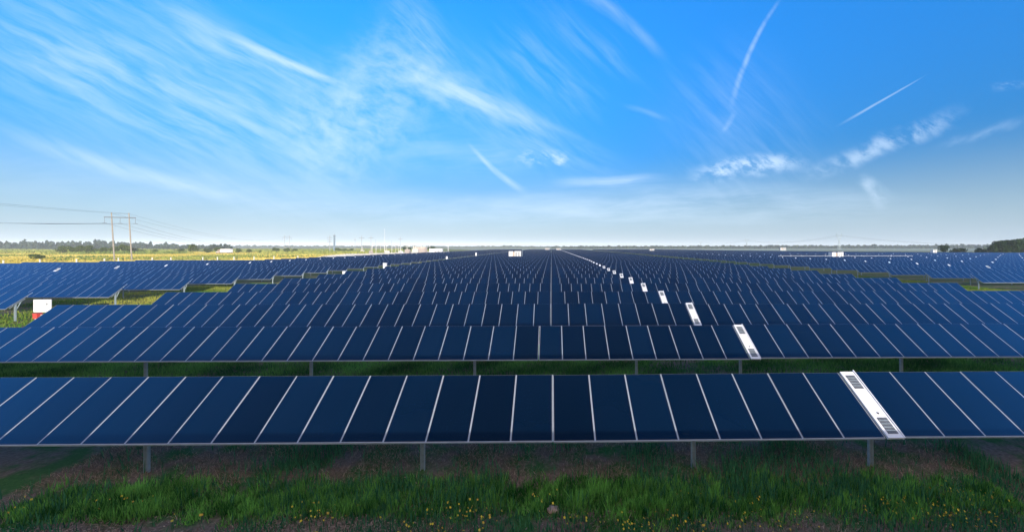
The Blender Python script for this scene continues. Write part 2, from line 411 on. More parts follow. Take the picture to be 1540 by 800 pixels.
stuff("weeds", [(blades(x, y, h, rng.uniform(.018, .045, len(x)), .18), rng.uniform(0, 1, len(x)))], "weed", "dark green upright weeds along the nearest panel row", "weeds")
x, y = scatter(120000, -15, 14, 8.9, 13.9)
keep = rng.uniform(0, 1, len(x)) < np.clip(.30 + .5 * noise2(x, y, 1.7, 8) + np.exp(-((x + 5.3) / 1.1) ** 2 - ((y - 9.7) / .35) ** 2) + (y > 11.6) * .15, .04, 1); x, y = x[keep], y[keep]
stuff("dry_grass", [(blades(x, y, rng.uniform(.02, .10, len(x)), rng.uniform(.010, .022, len(x)), .9), rng.uniform(0, 1, len(x)) ** 1.6)], "dry", "brown dead grass and stubble under the nearest panel row", "dry grass")
# gap between the first two rows: greener, seen from above
x, y = scatter(170000, -36, 33, 19.2, 27.5)
keep = rng.uniform(0, 1, len(x)) < np.clip(.7 + .5 * noise2(x, y, .8, 12), .1, 1); x, y = x[keep], y[keep]
stuff("grass", [(blades(x, y, rng.uniform(.06, .26, len(x)), rng.uniform(.02, .045, len(x)), .35), np.clip(.35 + .4 * noise2(x, y, 1.3, 13) + rng.normal(0, .2, len(x)), 0, 1))], "grass", "shaded green grass between the first and second panel rows", "grass")
# lanes
for nm, (a0, a1, b0, b1), lab in (("grass", (-62, -36.5, 30, 75), "sunlit yellow-green grass in the lane by the small white sign"), ("grass", (47, 72, 48, 92), "sunlit yellow-green grass in the lane by the tree-clump block")):
    x, y = scatter(60000, a0, a1, b0, b1)
    keep = rng.uniform(0, 1, len(x)) < np.clip(.65 + .5 * noise2(x, y, .5, 21), .1, 1); x, y = x[keep], y[keep]
    h = rng.uniform(.06, .22, len(x)) * (1 + 1.2 * np.clip(noise2(x, y, .7, 22), 0, 1))
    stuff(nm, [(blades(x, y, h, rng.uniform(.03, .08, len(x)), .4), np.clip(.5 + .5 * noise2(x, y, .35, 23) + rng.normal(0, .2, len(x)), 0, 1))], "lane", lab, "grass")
# yellow flowers: small tufts scattered in clusters
fl = []
for (px, d, n, sp) in [(490, 10.3, 40, .45), (470, 9.75, 30, .3), (180, 10.6, 26, .4), (700, 10.1, 90, .55), (690, 9.6, 50, .5), (815, 10.6, 28, .25), (870, 9.8, 30, .25), (945, 9.6, 60, .35), (1010, 9.6, 60, .5), (1060, 9.5, 70, .5), (1140, 9.6, 30, .3), (1130, 10.3, 20, .3), (1290, 10.5, 22, .2), (1335, 10.2, 60, .35), (1420, 9.9, 90, .5), (1480, 9.6, 70, .5), (1500, 10.4, 60, .6), (1200, 9.45, 30, .4), (20, 10.4, 22, .35), (270, 9.8, 18, .3), (1040, 10.7, 14, .3), (1440, 10.6, 40, .35), (620, 9.5, 26, .4)]:
    c = at(px, d)
    for _ in range(int(n * .62)): fl.append((c.x + random.gauss(0, sp), max(8.9, c.y + random.gauss(0, sp * .45)), random.uniform(.10, .30)))
def petals(pts, name, m, lab):
    P = []
    for (x, y, z) in pts:
        r = random.uniform(.008, .024)
        for q in range(2):
            a = random.uniform(0, 3.14); u = Vector((math.cos(a), math.sin(a), random.uniform(-.3, .3))) * r; v = Vector((-math.sin(a) * .6, math.cos(a) * .6, .8)) * r; c = Vector((x, y, z))
            P.append([c - u - v, c + u - v, c + u + v, c - u + v])
    P = np.array([[tuple(v) for v in q] for q in P]); return tag(link(name, quadmesh(name, P, np.ones(len(P)), m)), lab, "flowers", None, "stuff")
random.shuffle(fl)
petals(fl[::2], "yellow_flowers", "yellow", "tiny yellow wildflowers scattered in the near grass")
petals(fl[1::4], "orange_flowers", "orange", "tiny orange-brown faded wildflowers among the near grass")
x = np.array([f[0] for f in fl]); y = np.array([f[1] for f in fl]); h = np.array([f[2] for f in fl])
x = np.repeat(x, 3); y = np.repeat(y, 3); h = np.repeat(h, 3)
stuff("flower_stems", [(blades(x + rng.normal(0, .02, len(x)), y + rng.normal(0, .02, len(x)), h, rng.uniform(.008, .014, len(x)), .1), rng.uniform(0, 1, len(x)))], "weed", "thin green stems under the wildflowers", "stems")
# pebbly bare patches (grey stubble) and one pale stone
P = []
def chip(c, r):
    n = Vector((random.gauss(0, .5), random.gauss(0, .5), 1)).normalized(); a = n.orthogonal().normalized(); a.rotate(Matrix.Rotation(random.uniform(0, 6.28), 3, n)); b_ = n.cross(a)
    return [c - a * r - b_ * r * .5, c + a * r - b_ * r * .4, c + a * r * .8 + b_ * r * .5, c - a * r * .7 + b_ * r * .6]
for _ in range(7000):
    if random.random() < .62: p = (random.gauss(at(490, 9.7).x, .9), random.gauss(9.62, .26))
    elif random.random() < .6: p = (random.gauss(at(90, 9.7).x, 1.2), random.gauss(9.6, .16))
    else: p = (random.uniform(-13, 12), random.uniform(8.9, 12.6))
    P.append(chip(Vector((p[0], max(8.7, p[1]), random.uniform(.005, .05))), random.uniform(.010, .032)))
P = np.array([[tuple(v) for v in q] for q in P]); tag(link("stubble_litter", quadmesh("stubble_litter", P, rng.uniform(.2, 1, len(P)), "dry")), "grey-brown dry litter on bare patches of the near ground", "litter", None, "stuff")
def rock(px, d, r, lab):
    import bmesh
    bm = bmesh.new(); bmesh.ops.create_icosphere(bm, subdivisions=3, radius=r)
    for v in bm.verts:
        n = v.co.normalized(); v.co *= 1 + .18 * math.sin(n.x * 5 + 1) * math.cos(n.y * 4) + .08 * math.sin(n.z * 11 + n.x * 7); v.co.z *= .6; v.co.x *= 1.2
    me = bpy.data.meshes.new("stone"); bm.to_mesh(me); bm.free(); me.materials.append(M["rock"])
    for p in me.polygons: p.use_smooth = True
    o = link("stone", me, None, at(px, d, r * .3)); tag(o, lab, "stone")
rock(832, 10.35, .13, "pale brown stone lying alone in the near grass")

# ------------------------------------------------------------------ sign, cabinets, posts
c = at(64, 37.5)
t = thing("information_sign", "white square sign on a short post beside the lane, red box below", "sign", (c.x, 37.5, 0), R(3))
b = MB(); b.box(-.75, .75, -.03, .03, .82, 1.98); b.build("sign_board", "white", t)
b = MB(); b.box(-.32, -.02, -.035, -.031, 1.48, 1.51); b.box(-.32, .06, -.035, -.031, 1.40, 1.425); b.build("printed_line", "grey", t)
b = MB(); b.box(.32, .48, -.035, -.031, 1.46, 1.66); b.build("printed_mark", "grey", t)
b = MB(); b.box(.30, .42, .035, .12, 0, 1.7); b.build("post", "cream", t)
b = MB(); b.box(-.60, -.25, -.22, .22, 0.25, .72); b.box(-.63, -.22, -.26, .26, .70, .735); b.build("box", "red", t)
b = MB(); b.box(-.55, -.45, -.1, .1, 0, .25); b.box(-.25, -.15, -.1, .1, 0, .25); b.build("box_leg", "cream", t)
b = MB(); b.box(.0, .22, -.16, .1, 0.2, .62); b.build("meter", "tan", t)
def cabinet(px, d, w, h, lab):
    c = at(px, d); t = thing("combiner_cabinet", lab, "cabinet", (c.x, d, 0), 0, "white cabinets along the lanes")
    b = MB(); b.box(-w / 2, w / 2, -.3, .3, .5, h); b.box(-w / 2 - .05, w / 2 + .05, -.36, .36, h, h + .05); b.build("housing", "white", t)
    b = MB(); b.box(-w / 2 + .05, w / 2 - .05, -.325, -.303, .6, h - .1); b.build("door", "white", t)
    b = MB(); b.box(-w / 2 + .05, -w / 2 + .15, -.1, .1, 0, .5); b.box(w / 2 - .15, w / 2 - .05, -.1, .1, 0, .5); b.build("leg", "steel", t)
cabinet(579, 101, .75, 2.7, "bright white cabinet in the lane by the power-pole block")
cabinet(518, 80, .5, 1.95, "small cream cabinet lowest down the narrow lane")
cabinet(672, 161, .6, 2.9, "tiny white cabinet in the lane beyond the bright one")
cabinet(716, 240, .8, 3.2, "farthest tiny white cabinet near the lane's vanishing end")
def inverter(px, d, w, zt, lab, z0=1.6):
    c = at(px, d); t = thing("inverter_station", lab, "inverter station", (c.x, d, 0), 0, "white inverter stations")
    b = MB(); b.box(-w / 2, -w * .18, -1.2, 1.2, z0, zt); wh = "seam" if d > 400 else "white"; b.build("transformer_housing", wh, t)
    b = MB(); b.box(-w * .17, -w * .02, -.9, .9, z0, zt - .25); b.build("duct_section", "tan", t)
    b = MB(); b.box(-w * .01, w / 2, -1.25, 1.25, z0, zt - .05); b.box(-w * .03, w / 2 + .08, -1.35, 1.35, zt - .05, zt + .05); b.build("inverter_housing", wh, t)
    b = MB(); b.box(w * .05, w * .2, -1.275, -1.252, z0 + .3, zt - .4); b.box(w * .27, w * .42, -1.275, -1.252, z0 + .3, zt - .4); b.build("louvre", "seam", t)
    b = MB(); b.box(-w / 2 - .2, w / 2 + .2, -1.6, 1.6, z0 - .2, z0)
    for xx in (-w / 2, -w * .15, w * .15, w / 2 - .2): b.box(xx, xx + .2, -1.4, -1.2, 0, z0 - .2); b.box(xx, xx + .2, 1.2, 1.4, 0, z0 - .2)
    b.build("platform", "steel", t)
    b = MB(); b.tube([(w / 2 + .6, 0, 0), (w / 2 + .6, 0, zt + .9)], .06); b.build("mast", "steel", t)
inverter(774.5, 182, 5.4, 4.75, "white inverter station with tan middle beside the centre block's lane end")
inverter(1257, 178, 5.0, 4.3, "white inverter station below the tallest lattice pylon")
inverter(823, 560, 6.5, 5.0, "distant inverter station with violet-white look on the horizon")
inverter(840, 520, 6, 5.0, "distant inverter station just beside the horizon's centre pair", )
inverter(980, 430, 5, 4.6, "tiny distant inverter station between the vanishing seams and pylons")
inverter(1177, 600, 9, 5.4, "tiny distant inverter station under the hazy treeline")
inverter(1404, 285, 2.6, 4.5, "tiny white inverter station beside the lone round tree")
c0, c1 = at(1171, 172), at(1372, 172)
t = thing("cable_tray", "long thin pale cable tray running just above the panel rows", "cable tray", (c0.x, 172, 0))
Lc = c1.x - c0.x; b = MB(); b.box(0, Lc, -.12, .12, 2.80, 2.94); b.build("tray", "seam", t)
for q in range(12):
    b = MB(); b.box(q * Lc / 11 - .05, q * Lc / 11 + .05, -.05, .05, 0, 2.78); b.build("support", "steel", t)
fp = [(5, 113), (60, 121), (115, 124), (157, 128), (178, 137), (229, 140), (257, 142), (305, 146), (327, 148), (352, 152), (382, 156), (412, 162), (448, 170)]
first_ = None
for i, (px, d) in enumerate(fp):
    c = at(px, d)
    if first_ is None:
        b = MB(); b.box(-.11, .11, -.11, .11, 0, 3.0); b.box(-.15, .15, -.15, .15, 3.0, 3.08); o = first_ = b.build("marker_post", "cream", None, c)
    else: o = first_.copy(); COL.objects.link(o); o.location = c
    tag(o, "short white marker post at the meadow edge of the power-pole block", "marker post", "white marker posts along the meadow edge")
# lorry
c = at(337, 400)
t = thing("lorry", "white box lorry with reddish cab on the meadow's far side", "lorry", (c.x, 400, 0), R(-4))
b = MB(); b.box(-2.8, 8, -1.25, 1.25, 1.1, 4.6); b.build("cargo_box", "white", t)
b = MB(); b.box(-6.5, -3.6, -1.2, 1.2, .8, 2.4); b.box(-5.6, -3.6, -1.2, 1.2, 2.4, 4.0); b.box(-7.6, -6.5, -1.1, 1.1, .8, 2.0); b.build("cab", "tan", t)
b = MB(); b.box(-5.3, -4.2, -1.23, -1.21, 2.6, 3.6); b.build("window", "glass", t)
b = MB(); b.box(-7.6, -6.6, -1.13, -1.1, 1.5, 2.0); b.build("headlight", "cream", t)
for xx in (-6.6, -3.2, 4.8, 6.4):
    for yy in (-1.1, 1.1):
        b = MB(); b.tube([(xx, yy - .15, .55), (xx, yy + .15, .55)], .55, n=14); b.build("wheel", "dark", t)

# ------------------------------------------------------------------ power poles
def lean(v, k=-.045): return Vector((v.x + k * v.z, v.y, v.z))
def hframe(p1, ang, s, H, arm, lab, r=.33, lk=-.045, over=2.6):
    t = thing("power_pole", lab, "power pole", (p1.x, p1.y, 0), ang, "two-legged power poles")
    for x in (0, s):
        b = MB(); b.tube([lean(Vector((x, 0, 0)), lk), lean(Vector((x, 0, H)), lk)], r, r * .7, 8); b.build("leg", "wood", t)
    za = arm; b = MB(); a = lean(Vector((-over, -.3, za)), lk); c = lean(Vector((s + over, -.3, za)), lk)
    b.tube([a, c], .2, n=4); b.build("crossarm", "wire", t)
    b = MB(); b.tube([lean(Vector((0, 0, H - .4)), lk), lean(Vector((s, 0, H - .4)), lk)], .06, n=4); b.build("tie_wire", "wire", t)
    ins = []
    for x in (-over + .2, s / 2, s + over - .2):
        top = lean(Vector((x, -.3, za)), lk); bot = top - Vector((0, 0, 2.9))
        b = MB(); b.tube([top, bot], .07, n=5); b.tube([bot + Vector((-.8, -.1, -.05)), bot + Vector((.8, .1, -.05))], .10, n=4); b.build("insulator", "wire", t); ins.append(bot)
    bpy.context.view_layer.update()
    Mx = Matrix.Translation((p1.x, p1.y, 0)) @ Matrix.Rotation(ang, 4, "Z")
    return [Mx @ v for v in ins] + [Mx @ lean(Vector((x, 0, H - .3)), lk) for x in (0, s)]
LD = Vector((-198, 430, 0)).normalized(); ang = math.atan2(.418, .908)
A0 = hframe(at(172, 200), ang, 6.3, 23.6, 21.3, "tall two-legged power pole standing in the meadow above the panel block")
B0 = hframe(at(428, 640), ang, 6.6, 24.5, 21.5, "faint two-legged power pole far along the meadow line", .22, 0)
def wire(a, b_, sag, lab, grp, r=.05, n=18):
    pts = []
    for i in range(n + 1):
        u = i / n; p = a.lerp(b_, u); p.z -= sag * 4 * u * (1 - u); pts.append(p)
    m = MB(); m.tube(pts, r, n=4); o = m.build("power_line", "wire"); tag(o, lab, "power line", grp)
nm = ["wire from outer arm tip", "wire hung between the legs", "wire from inner arm tip", "wire atop outer leg", "wire atop inner leg"]
for i in range(5):
    q = A0[i] + Vector((198, -430, 0)) * .75
    wire(A0[i], q, 5.8 if i < 3 else 3.7, f"thin grey {nm[i]}, leaving the tall pole away from view", "power lines from the tall pole", .04 if i < 3 else .03)
    wire(A0[i], B0[i], 13 if i < 3 else 10, f"thin grey {nm[i]}, from tall pole to faint pole", "power lines from the tall pole", .045 if i < 3 else .035)
def tpole(px, d, ytop, lab, r=.22, m="wood", arms=1, wd=2.0):
    c = at(px, d); H = CH + (371 - ytop) * d / 600; t = thing("utility_pole", lab, "utility pole", (c.x, d, 0), 0, "slender substation poles")
    b = MB(); b.tube([(0, 0, 0), (0, 0, H)], r, r * .7, 6); b.build("pole", m, t)
    for q in range(arms):
        b = MB(); b.tube([(-wd, 0, H - 2.5 - 2.2 * q), (wd, 0, H - 2.5 - 2.2 * q)], .16, n=4); b.build("crossarm", "wire", t)
tpole(496, 430, 354, "pale twin-armed utility pole beside the dark square tower", .3, "seam", 3, 2.6)
tpole(544, 470, 355, "pale utility pole with one wide arm, nearer the meadow of the matching two", .36, "seam", 1, 3.2)
tpole(558, 480, 355, "pale utility pole with one wide arm, nearer the tall mast of the matching two", .36, "seam", 1, 3.0)
tpole(578.5, 500, 344, "tallest slender white mast above the substation", .17, "white", 0)
tpole(534, 520, 358, "faint thin pole between the dark tower and the wide-armed poles", .2, "seam", 1, 1.0)
tpole(602, 520, 357, "pale pole with short arms by the substation bushes", .32, "seam", 1, 2.6)
tpole(589, 560, 362, "short faint pole beside the tallest mast", .2, "seam", 0)
tpole(615, 560, 362, "short faint pole above the tan substation wall", .22, "cream", 1, 1.5)
tpole(565, 600, 360, "very faint pole behind the wide-armed poles", .2, "seam", 0)
tpole(674, 520, 367, "low pale pole at the gravel pad's far tip", .3, "white", 0)
c = at(502.8, 560); t = thing("dark_tower", "dark slate square tower standing on the far meadow", "tower", (c.x, 560, 0))
b = MB(); b.box(-.9, .9, -.9, .9, 0, 22.0); b.build("shaft", "towerblue", t)
b = MB(); b.box(-1.2, 1.2, -1.2, 1.2, 22.0, 22.7); b.tube([(0, 0, 22.7), (0, 0, 25)], .15); b.build("platform", "wire", t)
# substation gantries, equipment, buildings
for i, (px, d, w, h) in enumerate([(552, 430, 10, 8), (566, 450, 9, 9), (572, 400, 8, 7.5), (588, 440, 10, 9), (596, 380, 8, 7.5), (606, 420, 9, 9), (618, 430, 10, 8.5), (628, 400, 8, 8), (640, 460, 10, 9)]):
    c = at(px, d); t = thing("substation_gantry", "pale steel gantry among the crowded substation structures", "gantry", (c.x, d, 0), R(20), "substation gantries")
    for s in (-1, 1):
        b = MB(); b.tube([(s * w / 2, -.6, 0), (s * w / 2 - s * .3, 0, h)], .14); b.tube([(s * w / 2, .6, 0), (s * w / 2 - s * .3, 0, h)], .14)
        for z in (2, 4, 6): b.box(s * w / 2 - s * .2 - .06, s * w / 2 - s * .2 + .06, -.45, .45, z, z + .12)
        b.build("leg", "cream", t)
    b = MB(); b.tube([(-w / 2, -.2, h), (w / 2, -.2, h)], .06, n=4); b.tube([(-w / 2, .2, h), (w / 2, .2, h)], .06, n=4); b.build("beam", "steel", t)
    for x in (-w / 4, 0, w / 4):
        b = MB(); b.tube([(x, 0, h - .2), (x, 0, h - 1.8)], .08); b.build("insulator", "tan", t)
for i, (px, d, w, h, m_) in enumerate([(545, 420, 3, 3, "cream"), (558, 395, 3, 2.6, "tan"), (582, 370, 4, 3, "cream"), (603, 350, 3, 3, "white"), (613, 390, 5, 4, "tan"), (624, 380, 5, 4.4, "cream"), (634, 400, 6, 5, "tan")]):
    c = at(px, d); names = ["cream transformer by the gantries nearest the meadow", "small tan transformer in front of the gantries", "cream transformer under the tallest white mast", "white switch housing at the pad's front edge", "wide tan transformer behind the white switch housing", "wide cream transformer by the tan one", "largest tan transformer next to the white control building"]
    t = thing("transformer", names[i], "transformer", (c.x, d, 0))
    b = MB(); b.box(-w / 2, w / 2, -1.2, 1.2, .3, h); b.build("tank", m_, t)
    b = MB()
    for q in range(5): b.box(-w / 2 + (q + .3) * w / 5, -w / 2 + (q + .55) * w / 5, -1.7, -1.203, .5, h - .4)
    b.build("radiator", "seam", t)
    for q in (-1, 0, 1):
        b = MB(); b.tube([(q * w / 4, 0, h), (q * w / 4, 0, h + 1.2)], .14, .08); b.build("bushing", "tan", t)
c = at(656, 430); t = thing("control_building", "low white flat-roofed building at the end of the gravel pad", "building", (c.x, 430, 0), R(8))
b = MB(); b.box(-6.5, 6.5, -4, 4, 0, 4.2); b.build("wall", "white", t)
b = MB(); b.box(-6.8, 6.8, -4.3, 4.3, 4.2, 4.6); b.build("roof", "cream", t)
b = MB(); b.box(-1, .2, -4.04, -4.003, .1, 2.4); b.build("door", "tan", t)
b = MB(); b.box(2, 3.6, -4.04, -4.003, 1.6, 2.8); b.build("window", "grey", t)
c = at(632, 470); t = thing("storage_building", "tan low building behind the substation transformers", "building", (c.x, 470, 0))
b = MB(); b.box(-7, 7, -4, 4, 0, 6.0); b.build("wall", "tan", t)
b = MB(); b.box(-7.3, 7.3, -4.3, 4.3, 6.0, 6.4); b.build("roof", "cream", t)
b = MB(); b.box(-2, 0, -4.04, -4.003, .1, 3); b.build("door", "grey", t)
# lattice pylons
def pylon(px, d, ytop, lab, r=.22):
    c = at(px, d); H = CH + (371 - ytop) * d / 600; t = thing("lattice_pylon", lab, "pylon", (c.x, d, 0), 0)
    w = H * .075; zw = H * .52
    b = MB()
    for sx in (-1, 1):
        for sy in (-1, 1): b.tube([(sx * w, sy * w, 0), (sx * w * .35, sy * w * .35, zw)], r, n=4)
    n = 6
    for q in range(n):
        z0, z1 = zw * q / n, zw * (q + 1) / n; a, c2 = w * (1 - .65 * q / n), w * (1 - .65 * (q + 1) / n)
        for sy in (-1, 1):
            b.tube([(-a, sy * a, z0), (c2, sy * c2, z1)], r * .6, n=3); b.tube([(a, sy * a, z0), (-c2, sy * c2, z1)], r * .6, n=3)
        b.tube([(-a, -a, z0), (-c2, c2, z1)], r * .6, n=3); b.tube([(a, -a, z0), (c2, c2, z1)], r * .6, n=3)
    b.build("tower_body", "steel", t)
    for sx in (-1, 1):
        b = MB(); xo = H * .17
        b.tube([(sx * w * .35, 0, zw), (sx * xo, 0, H * .86), (sx * xo * .85, 0, H)], r, n=4); b.tube([(0, 0, zw), (sx * xo * .72, 0, H * .86), (sx * xo * .85, 0, H)], r, n=4)
        for q in range(5):
            u = q / 5; v = (q + 1) / 5
            b.tube([(sx * (w * .35 + (xo - w * .35) * u), 0, zw + (H * .86 - zw) * u), (sx * xo * .72 * v, 0, zw + (H * .86 - zw) * v)], r * .6, n=3)
        b.build("horn", "steel", t)
    b = MB(); b.tube([(-H * .25, 0, H * .86), (H * .25, 0, H * .86)], r, n=4); b.build("crossarm", "steel", t)
    return Vector((c.x, d, H * .84))
pa = pylon(1262, 900, 350, "tallest lattice pylon with forked head standing behind the panel field")
pb = pylon(1123, 1500, 359, "smaller faint lattice pylon with forked head on the horizon", .3)
pc = pylon(1054, 2300, 363, "faintest lattice pylon, smallest of the forked ones", .4)
pd = at(1900, 560, pa.z)
for i, s in enumerate((-9, 0, 9)):
    o = Vector((s, 0, 0)); g = "power lines between the lattice pylons"; q = ["outer", "middle", "inner"][i]
    wire(pa + o, pb + o, 12, f"faint {q} wire sagging between the tallest and the smaller pylon", g, .09)
    wire(pb + o, pc + o, 10, f"faint {q} wire sagging between the two smallest pylons", g, .09)
    wire(pa + o, pd + o, 22, f"faint {q} wire from the tallest pylon passing over the tree clump", g, .07)

# ------------------------------------------------------------------ trees
def crown_pts(n, rx, ry, rz, zc, lobes=7, seed=0):
    r = np.random.default_rng(seed); L = r.normal(0, 1, (lobes, 3)); L /= np.linalg.norm(L, axis=1)[:, None]; L *= r.uniform(.35, .62, (lobes, 1))
    rad = r.uniform(.32, .55, lobes); k = r.integers(0, lobes, n); d = r.normal(0, 1, (n, 3)); d /= np.linalg.norm(d, axis=1)[:, None]
    p = L[k] + d * (rad[k] * r.uniform(.55, 1.05, n) ** .5)[:, None]; p[:, 2] = np.maximum(p[:, 2], -.85)
    return p * np.array([rx, ry, rz]) + np.array([0, 0, zc])
def leafquads(p, s, r):
    n = len(p); u = r.normal(0, 1, (n, 3)); u /= np.linalg.norm(u, axis=1)[:, None]; w = r.normal(0, 1, (n, 3)); v = np.cross(u, w); v /= np.linalg.norm(v, axis=1)[:, None]
    ss = (s * r.uniform(.5, 1.3, n))[:, None]; u = u * ss; v = v * ss * .7
    return np.stack([p - u - v, p + u - v * .6, p + u * .8 + v, p - u * .7 + v], 1)
def tree_kind(n, rx, rz, h, leaf, m, seed, s):
    r = np.random.default_rng(seed); zc = h - rz; p = crown_pts(n, rx, rx, rz, zc, 9, seed)
    cm = quadmesh("crown", leafquads(p, s, r), np.clip(r.uniform(0, 1, n) * .7 + .3 * r.integers(0, 2, n), 0, 1), m)
    b = MB(); b.tube([(0, 0, 0), (rx * .05, 0, zc * .5), (0, 0, zc + rz * .2)], h * .028, h * .012, 7)
    for q in range(5):
        a = q * 1.26 + seed; b.tube([(0, 0, zc * .6 + rz * .1 * q), (math.cos(a) * rx * .5, math.sin(a) * rx * .5, zc + rz * .15 * (q - 1))], h * .012, h * .004, 5)
    return cm, b.mesh("trunk", ["bark"])
KIN = {"big": [tree_kind(2200, 5.0, 6.0, 12.5, .5, "leaf_dark", s, .42) for s in (1, 2, 3)],
       "lone": [tree_kind(1200, 3.4, 3.3, 7.8, .4, "leaf_dark", 5, .3)],
       "bush": [tree_kind(400, 2.0, 1.6, 3.2, .3, "leaf_dark", s, .28) for s in (6, 7)],
       "mid": [tree_kind(900, 4.5, 3.4, 7.5, .5, "leaf_mid", s, .42) for s in (8, 9)],
       "low": [tree_kind(700, 3.8, 2.4, 4.8, .4, "leaf_mid", s, .36) for s in (12, 13)]}
def tree(kind, x, y, s, lab, grp=None, name="tree", cat="tree"):
    cm, tm = random.choice(KIN[kind]); t = thing(name, lab, cat, (x, y, 0), random.uniform(0, 6), grp); t.scale = (s * random.uniform(.9, 1.15), s, s * random.uniform(.92, 1.08))
    link("trunk", tm, t); link("crown", cm, t)
g = "trees of the dark clump"
for i, (px, d, s) in enumerate([(1493, 318, .82), (1500, 330, .95), (1508, 316, .98), (1518, 325, 1.05), (1528, 315, 1.06), (1539, 322, 1.1), (1550, 316, 1.1), (1513, 345, 1.05), (1533, 345, 1.12), (1562, 322, 1.1)]):
    c = at(px, d); tree("big", c.x, d, s, "dark green tree in the dense clump beyond the panel rows", g)
c = at(1419, 345); tree("lone", c.x, 345, 1.25, "lone round dark tree standing apart near the dark clump")
for px, d, s, l in [(1436, 345, 2.0, "small dark bush closest to the lone round tree"), (1444.5, 350, 2.0, "small dark bush, second after the lone round tree"), (1470, 335, 1.9, "small dark bush closer to the tree clump, paler gap around it"), (1477, 330, 1.9, "small dark bush touching the edge of the tree clump")]:
    c = at(px, d); tree("bush", c.x, d, s, l, None, "bush", "bush")
g = "bushes along the meadow"
lowb = [(4, 372), (18, 368), (33, 366), (48, 368), (60, 372), (75, 370), (92, 360), (108, 368), (125, 380), (140, 375), (158, 378), (205, 392), (224, 375), (250, 392), (268, 398), (285, 396), (300, 400), (318, 410), (365, 420), (382, 430), (396, 430), (470, 450), (482, 455), (492, 460)]
for i, (px, d) in enumerate(lowb):
    c = at(px, d); big = px < 60; tree("mid" if (big or px in (92, 108, 224)) else "low", c.x, d * 1.12, random.uniform(.9, 1.35) if not big else 1.1, "green bushy shrub in the hedge line across the meadow", g, "shrub", "shrub")
for px, d, s, l in [(55, 215, .75, "small olive shrub alone in the meadow in front of the hedge"), (433, 400, .85, "olive shrub under the faint two-legged pole"), (390, 395, .7, "dark low shrub at the end of the hedge line"), (410, 405, .75, "dark low shrub between the hedge and the faint pole"), (446, 440, .6, "dark shrub just past the faint pole"), (458, 445, .7, "widest dark shrub past the faint pole")]:
    c = at(px, d); tree("low", c.x, d, s, l, None, "shrub", "shrub")
for px, d, s, l in [(609, 560, 1.1, "dark shrub behind the substation poles"), (616, 560, 1.0, "dark shrub behind the substation, beside another"), (645, 600, 1.0, "dark tree behind the white control building"), (650, 600, 1.4, "tallest dark tree above the white control building")]:
    c = at(px, d); tree("lone", c.x, d, s, l)
# far wood: one mass of clumps on the horizon
P = []; T = []
def wood(px0, px1, d, prof, n, s, dd=60):
    px = rng.uniform(px0, px1, n); hh = np.interp(px, [p[0] for p in prof], [p[1] for p in prof]); r_ = np.random.default_rng(3)
    clump = .76 + .22 * noise2(px, px * 0, .55, 51) + .14 * noise2(px, px * 0, 1.9, 52)
    dist = d + rng.uniform(-dd, dd, n); H = (CH + hh * dist / 600) * clump
    z = H * rng.uniform(.05, 1, n) ** .7
    x = np.array([at(p, q).x for p, q in zip(px, dist)]); P.append(leafquads(np.stack([x, dist, z], 1), s, rng)); T.append(rng.uniform(0, 1, n))
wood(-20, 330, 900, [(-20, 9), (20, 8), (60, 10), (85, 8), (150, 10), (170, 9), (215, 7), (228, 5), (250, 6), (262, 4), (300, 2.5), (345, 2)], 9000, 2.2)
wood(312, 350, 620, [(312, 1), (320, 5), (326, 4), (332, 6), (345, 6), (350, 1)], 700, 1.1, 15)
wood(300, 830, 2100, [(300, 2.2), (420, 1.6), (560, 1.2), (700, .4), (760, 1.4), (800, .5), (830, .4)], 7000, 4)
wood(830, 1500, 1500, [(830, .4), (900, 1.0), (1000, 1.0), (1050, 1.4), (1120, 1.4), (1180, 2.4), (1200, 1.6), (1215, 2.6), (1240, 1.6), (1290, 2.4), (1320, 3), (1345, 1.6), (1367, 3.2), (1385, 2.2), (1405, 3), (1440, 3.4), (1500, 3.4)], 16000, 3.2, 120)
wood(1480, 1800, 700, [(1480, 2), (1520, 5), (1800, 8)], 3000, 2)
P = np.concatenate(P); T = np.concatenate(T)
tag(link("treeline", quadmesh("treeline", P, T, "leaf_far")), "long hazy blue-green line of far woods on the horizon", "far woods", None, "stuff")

# ------------------------------------------------------------------ haze
hz = bpy.data.materials.new("haze_air"); hz.use_nodes = True; nt = hz.node_tree; nt.nodes.clear()
o_ = nt.nodes.new("ShaderNodeOutputMaterial"); pv = nt.nodes.new("ShaderNodeVolumePrincipled")
pv.inputs["Color"].default_value = (.86, .93, 1, 1); pv.inputs["Density"].default_value = 0.00014; pv.inputs["Anisotropy"].default_value = -.25
nt.links.new(pv.outputs[0], o_.inputs["Volume"])
b = MB(); b.box(-7200, 7200, -450, 7200, -1, 60, 0); o = b.build("haze", [hz]); tag(o, "thin pale air haze over the whole field", "haze", None, "stuff")

# ------------------------------------------------------------------ sun and sky
AZ = R(150); tz = .170 * math.cos(R(30)); EL = math.atan(tz)
S_ = Vector((math.sin(AZ) * math.cos(EL), math.cos(AZ) * math.cos(EL), math.sin(EL)))
sun = bpy.data.lights.new("sun", "SUN"); sun.energy = 4.2; sun.angle = R(.5); sun.color = (1, .93, .82)
so = bpy.data.objects.new("sun", sun); COL.objects.link(so); so.rotation_euler = S_.to_track_quat("Z", "Y").to_euler(); so.location = (0, 0, 50)

